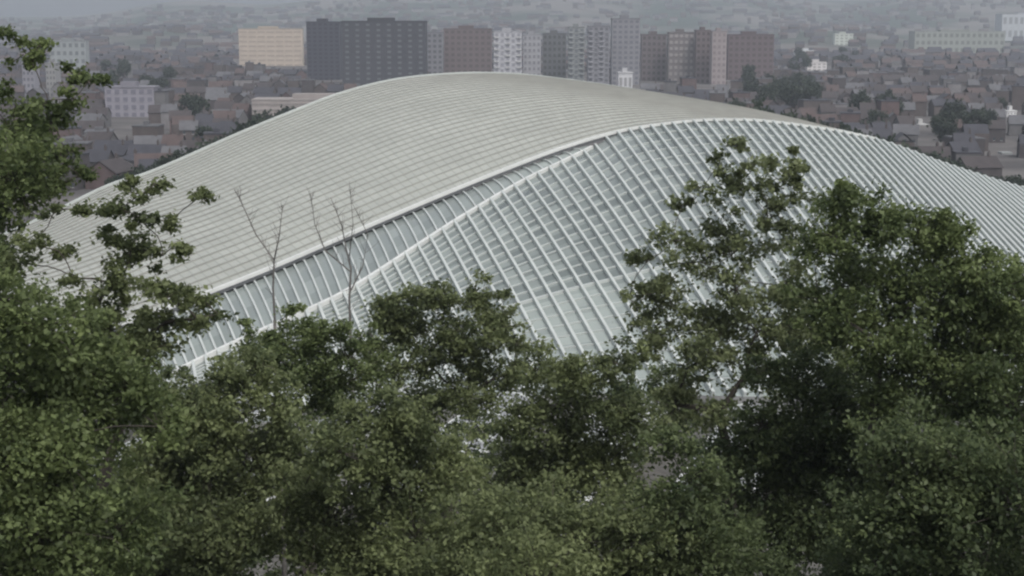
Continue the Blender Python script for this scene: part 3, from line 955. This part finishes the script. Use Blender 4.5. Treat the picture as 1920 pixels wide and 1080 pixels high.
block('white_building', 'small sparkling white house at the right edge', 1888, 1906, 210, 960, 8, (0.8, 0.8, 0.8), None, 2, 3, cat='house')


def is_lmk(px, d):
    for a, b_, dd in LMK:
        if a - 8 < px < b_ + 8 and dd - 260 < d < dd + 45: return True
    return False


sizes = [(9, 9, 7, 4), (11, 10, 8, 4), (14, 10, 7, 3.5), (8, 9, 9, 4), (16, 12, 6, 4)]
wl = ['brick red', 'brown brick', 'brown brick', 'dark brick', 'dark brick', 'grey rendered', 'pale rendered', 'brown brick']
rl = ['slate', 'dark tiled', 'slate', 'rust tiled', 'dark tiled', 'grey sheet']
ntown = 0; nblk = 0; nshed = 0
rest = MB()
row_d = [560, 590, 622, 655, 690, 728, 770, 815, 865, 920, 980, 1045, 1115, 1190, 1270, 1350, 1440, 1540, 1650, 1780, 1930, 2100, 2300]
cand = []
for ri, d in enumerate(row_d):
    px = -30 + R.uniform(0, 20)
    while px < 1950:
        w_, dd_, h_, rh = R.choice(sizes)
        if R.random() < 0.12: px += R.uniform(10, 30); continue
        x = (px - 960) / F * d + w_ / 2
        y = d + R.uniform(-7, 7) + 10 * math.sin(px * .004 + ri)
        pxc, pyt = px_of(x, y, h_ + rh)
        if pyt < crest_y(pxc) + 2 and not (x / y < .34 and False):
            if not is_lmk(pxc, d) and pxc > -30:
                cand.append((d, x, y, R.uniform(-.25, .25) + (0 if R.random() < .8 else 1.57), w_, dd_, h_, rh, pxc, pyt))
        px += (w_ + R.uniform(0, 2.5)) * F / d
print('town candidates', len(cand))
cand.sort(key=lambda q: q[0])
for q in cand:
    d, x, y, rz, w_, dd_, h_, rh, pxc, pyt = q
    typ = R.random()
    if d > 1300 and typ > .35: typ = .2
    if typ < 0.72 and ntown < 290:
        house('row house', x, y, rz, w_, dd_, h_, rh, R.choice(wl), R.choice(rl), False, wins=6 if d < 800 else 0); ntown += 1
    elif typ < 0.88 and nblk < 90:
        house('flat roofed house', x, y, rz, w_, dd_, h_ + R.choice([3, 6]), 0, R.choice(wl), R.choice(['grey sheet', 'slate']), True, wins=8 if d < 800 else 0); nblk += 1
    elif typ < .94 and nshed < 40:
        house('warehouse', x, y, rz, 22, 16, 6, 2.5, R.choice(['grey rendered', 'pale rendered', 'brown brick']), R.choice(['grey sheet', 'slate', 'grey sheet']), False); nshed += 1
    else:
        a = len(rest.v); z = gz1(x, y); ca, sa = math.cos(rz), math.sin(rz); mi = R.choice([0, 0, 1, 1, 2]); mr = R.choice([3, 3, 4])
        r2 = MB(); r2.box(-w_ / 2, w_ / 2, -dd_ / 2, dd_ / 2, 0, h_, mi)
        for s in (-1, 1):
            r2.quad((-w_ / 2, s * dd_ / 2, h_ + .02), (w_ / 2, s * dd_ / 2, h_ + .02), (w_ / 2, 0, h_ + rh), (-w_ / 2, 0, h_ + rh), mr)
        rest.v += [(x + p[0] * ca - p[1] * sa, y + p[0] * sa + p[1] * ca, z + p[2]) for p in r2.v]
        rest.f += [tuple(a + i for i in f_) for f_ in r2.f]; rest.m += r2.m
print('houses', ntown, nblk, nshed)
# farther roofs than can be told apart
for k in range(1500):
    d = R.uniform(1900, 5200); x = R.uniform(-.36, .36) * d
    w_, dd_, h_, rh = R.choice(sizes); h_ *= R.choice([1, 1, 1.4]); w_ *= R.choice([1, 1.5, 2.5])
    a = len(rest.v); z = gz1(x, d) - 1; mi = R.choice([0, 1, 1, 2, 5]); 
    r2 = MB(); r2.box(-w_ / 2, w_ / 2, -dd_ / 2, dd_ / 2, 0, h_, mi)
    for s in (-1, 1): r2.quad((-w_ / 2, s * dd_ / 2, h_ + .02), (w_ / 2, s * dd_ / 2, h_ + .02), (w_ / 2, 0, h_ + rh), (-w_ / 2, 0, h_ + rh), 3 if R.random() < .7 else 4)
    rest.v += [(x + p[0], d + p[1], z + p[2]) for p in r2.v]
    rest.f += [tuple(a + i for i in f_) for f_ in r2.f]; rest.m += r2.m
o = rest.build('distant_town', [WM['dark brick'], WM['brown brick'], WM['grey rendered'], RM['slate'], RM['rust tiled'], WM['pale rendered']])
tag(o, 'mass of small far roofs beyond the nearer streets', 'town', kind='stuff')

# labels for the houses
zones = [(0, 200, 'behind the leafy tree at the far left'), (200, 330, 'near the pale lilac block'), (330, 470, 'behind the left slope of the station roof'),
         (470, 640, 'around the long pinkish hall'), (640, 800, 'below the widest dark tower'), (800, 930, 'below the reddish brown block'), (930, 1100, 'below the whitest apartment facade'), (1100, 1260, 'below the tallest grey tower'),
         (1260, 1400, 'below the pale pink facade'), (1400, 1500, 'beside the dark park trees'), (1500, 1640, 'right of the park trees'), (1640, 1780, 'near the white house front'),
         (1780, 2200, 'at the right edge'), (-300, 0, 'at the left edge')]
rowsz = [(0, 640, 'close behind the crest'), (640, 760, 'a street behind the crest'), (760, 900, 'some streets back'), (900, 1080, 'halfway to the towers'), (1080, 1320, 'near the towers'), (1320, 9999, 'farthest back')]
bylab = {}
for h in HOUSES:
    e, cat, x, y, hh, ww, wall, roof, flat = h
    px, _ = px_of(x, y, 5)
    zn = next(z_[2] for z_ in zones if z_[0] <= px < z_[1]) if -300 <= px < 2200 else 'at the edge'
    rw = next(z_[2] for z_ in rowsz if z_[0] <= y < z_[1])
    size = {8: 'narrow', 9: 'small', 11: '', 14: 'wide', 16: 'broad', 22: 'long'}.get(int(ww), '')
    lab = ' '.join(f"{size} {wall} {'house' if cat != 'warehouse' else 'warehouse'}, {roof if not flat else 'flat'} roof, {zn}, {rw}".split())
    bylab.setdefault(lab, []).append((px, h))
ordn = ['leftmost', 'second leftmost', 'third leftmost', 'fourth leftmost', 'fifth leftmost', 'sixth leftmost']
for lab, hs_ in bylab.items():
    hs_.sort(key=lambda q: q[0])
    for i, (px, h) in enumerate(hs_):
        l2 = lab if len(hs_) == 1 else ordn[min(i, 5)] + ' ' + lab.replace(', ' + next(r_[2] for r_ in rowsz if r_[0] <= h[3] < r_[1]), ' ' + next(r_[2] for r_ in rowsz if r_[0] <= h[3] < r_[1]))
        tag(h[0], ' '.join(l2.split()[:16]), h[1], {'row house': 'pitched roof houses in the town', 'flat roofed house': 'flat roofed houses in the town', 'warehouse': 'warehouses in the town'}[h[1]])

# town trees
M['leaf_town'] = leaf_mat('leaf_town', (0.030, 0.045, 0.030), (0.075, 0.095, 0.06))


def town_tree_mesh(seed, n=1500):
    rng = np.random.default_rng(seed)
    K = 26
    d_ = rng.normal(size=(K, 3)); d_ /= np.linalg.norm(d_, axis=1)[:, None]
    cc = d_ * (rng.uniform(.3, 1, K) ** .5)[:, None] * np.array((4.2, 4.2, 4.0)) + np.array((0, 0, 8.5))
    k = rng.integers(0, K, n)
    c_ = cc[k] + rng.normal(size=(n, 3)) * .8
    cr = leaf_mesh('crown', c_, .95, M['leaf_town'], .4 + .3 * rng.normal(size=K)[k] * .6 + rng.normal(0, .12, n), wr=.7)
    mb = MB(); mb.tube([(0, 0, -.3), (.1, 0, 3), (0, .2, 6.5)], [.38, .28, .15], 7)
    for q in range(6): mb.tube([(0, 0, 4 + q * .4), cc[q] * .6 + np.array((0, 0, 3.)), cc[q]], [.16, .1, .04], 4)
    return cr, mb.mesh('trunk', M['bark'], True)


TT = [town_tree_mesh(s) for s in range(4)]
tree_spots = []
for q in list(range(1390, 1920, 15)) + list(range(215, 520, 17)):
    tree_spots.append((q + R.uniform(-5, 5), R.uniform(505, 525), 'in the line directly behind the right shoulder of the roof' if q > 1000 else 'in the line directly behind the left slope of the roof'))
for k in range(34): tree_spots.append((R.uniform(1400, 1535), R.uniform(950, 1350), 'in the dark park behind the right shoulder of the roof'))
for k in range(14): tree_spots.append((R.uniform(1470, 1620), R.uniform(1500, 2200), 'in the hazy park beyond the white building'))
for k in range(14): tree_spots.append((R.uniform(190, 330), R.uniform(1100, 1700), 'in the hazy row above the pale lilac block'))
for k in range(8): tree_spots.append((R.uniform(1240, 1400), R.uniform(780, 900), 'just behind the roof crest left of the park'))
for k in range(10): tree_spots.append((R.uniform(1560, 1900), R.uniform(700, 1000), 'among the roofs at the right'))
for k in range(9): tree_spots.append((R.uniform(300, 560), R.uniform(650, 900), 'just behind the left slope of the roof'))
bz = {}
for px, d, zn in tree_spots:
    bz.setdefault(zn, []).append((px, d))
words = ['low', 'tall', 'broad', 'slender', 'bushy', 'rounded']
for zn, lst in bz.items():
    lst.sort()
    for i, (px, d) in enumerate(lst):
        x = (px - 960) / F * d
        e = empty('town_tree', (x, d, gz1(x, d)))
        s = R.uniform(.8, 1.5); 
        if 'line directly' in zn:
            s = max(.7, (62 - (crest_y(px) - R.uniform(1, 12) - 25) / F * d) / 12.6)
        e.scale = (min(s, 1.3), min(s, 1.3), s * R.uniform(.95, 1.05)); e.rotation_euler = (0, 0, R.uniform(0, 6.28))
        cr, tk = TT[R.randrange(4)]
        link('crown', cr, e); link('trunk', tk, e)
        tag(e, f'dark green town tree {zn}', 'tree', 'trees ' + zn)

# ------------------------------------------------------------------ air
hz = MB(); hz.box(-6500, 6500, -420, 8600, -1.2, 320)
hm = bpy.data.materials.new('haze'); hm.use_nodes = True
t = hm.node_tree
for n_ in list(t.nodes):
    if n_.type != 'OUTPUT_MATERIAL': t.nodes.remove(n_)
pv = t.nodes.new('ShaderNodeVolumePrincipled')
pv.inputs['Color'].default_value = (0.82, 0.885, 0.98, 1)
pv.inputs['Density'].default_value = 0.000150
pv.inputs['Anisotropy'].default_value = 0.2
t.links.new(pv.outputs[0], t.nodes['Material Output'].inputs['Volume'])
o = hz.build('haze', hm); tag(o, 'thin grey haze over the valley and town', 'haze', kind='stuff')
print('leaves', sum(q[1] for q in TREES), [(q[1], q[0][:24]) for q in TREES])
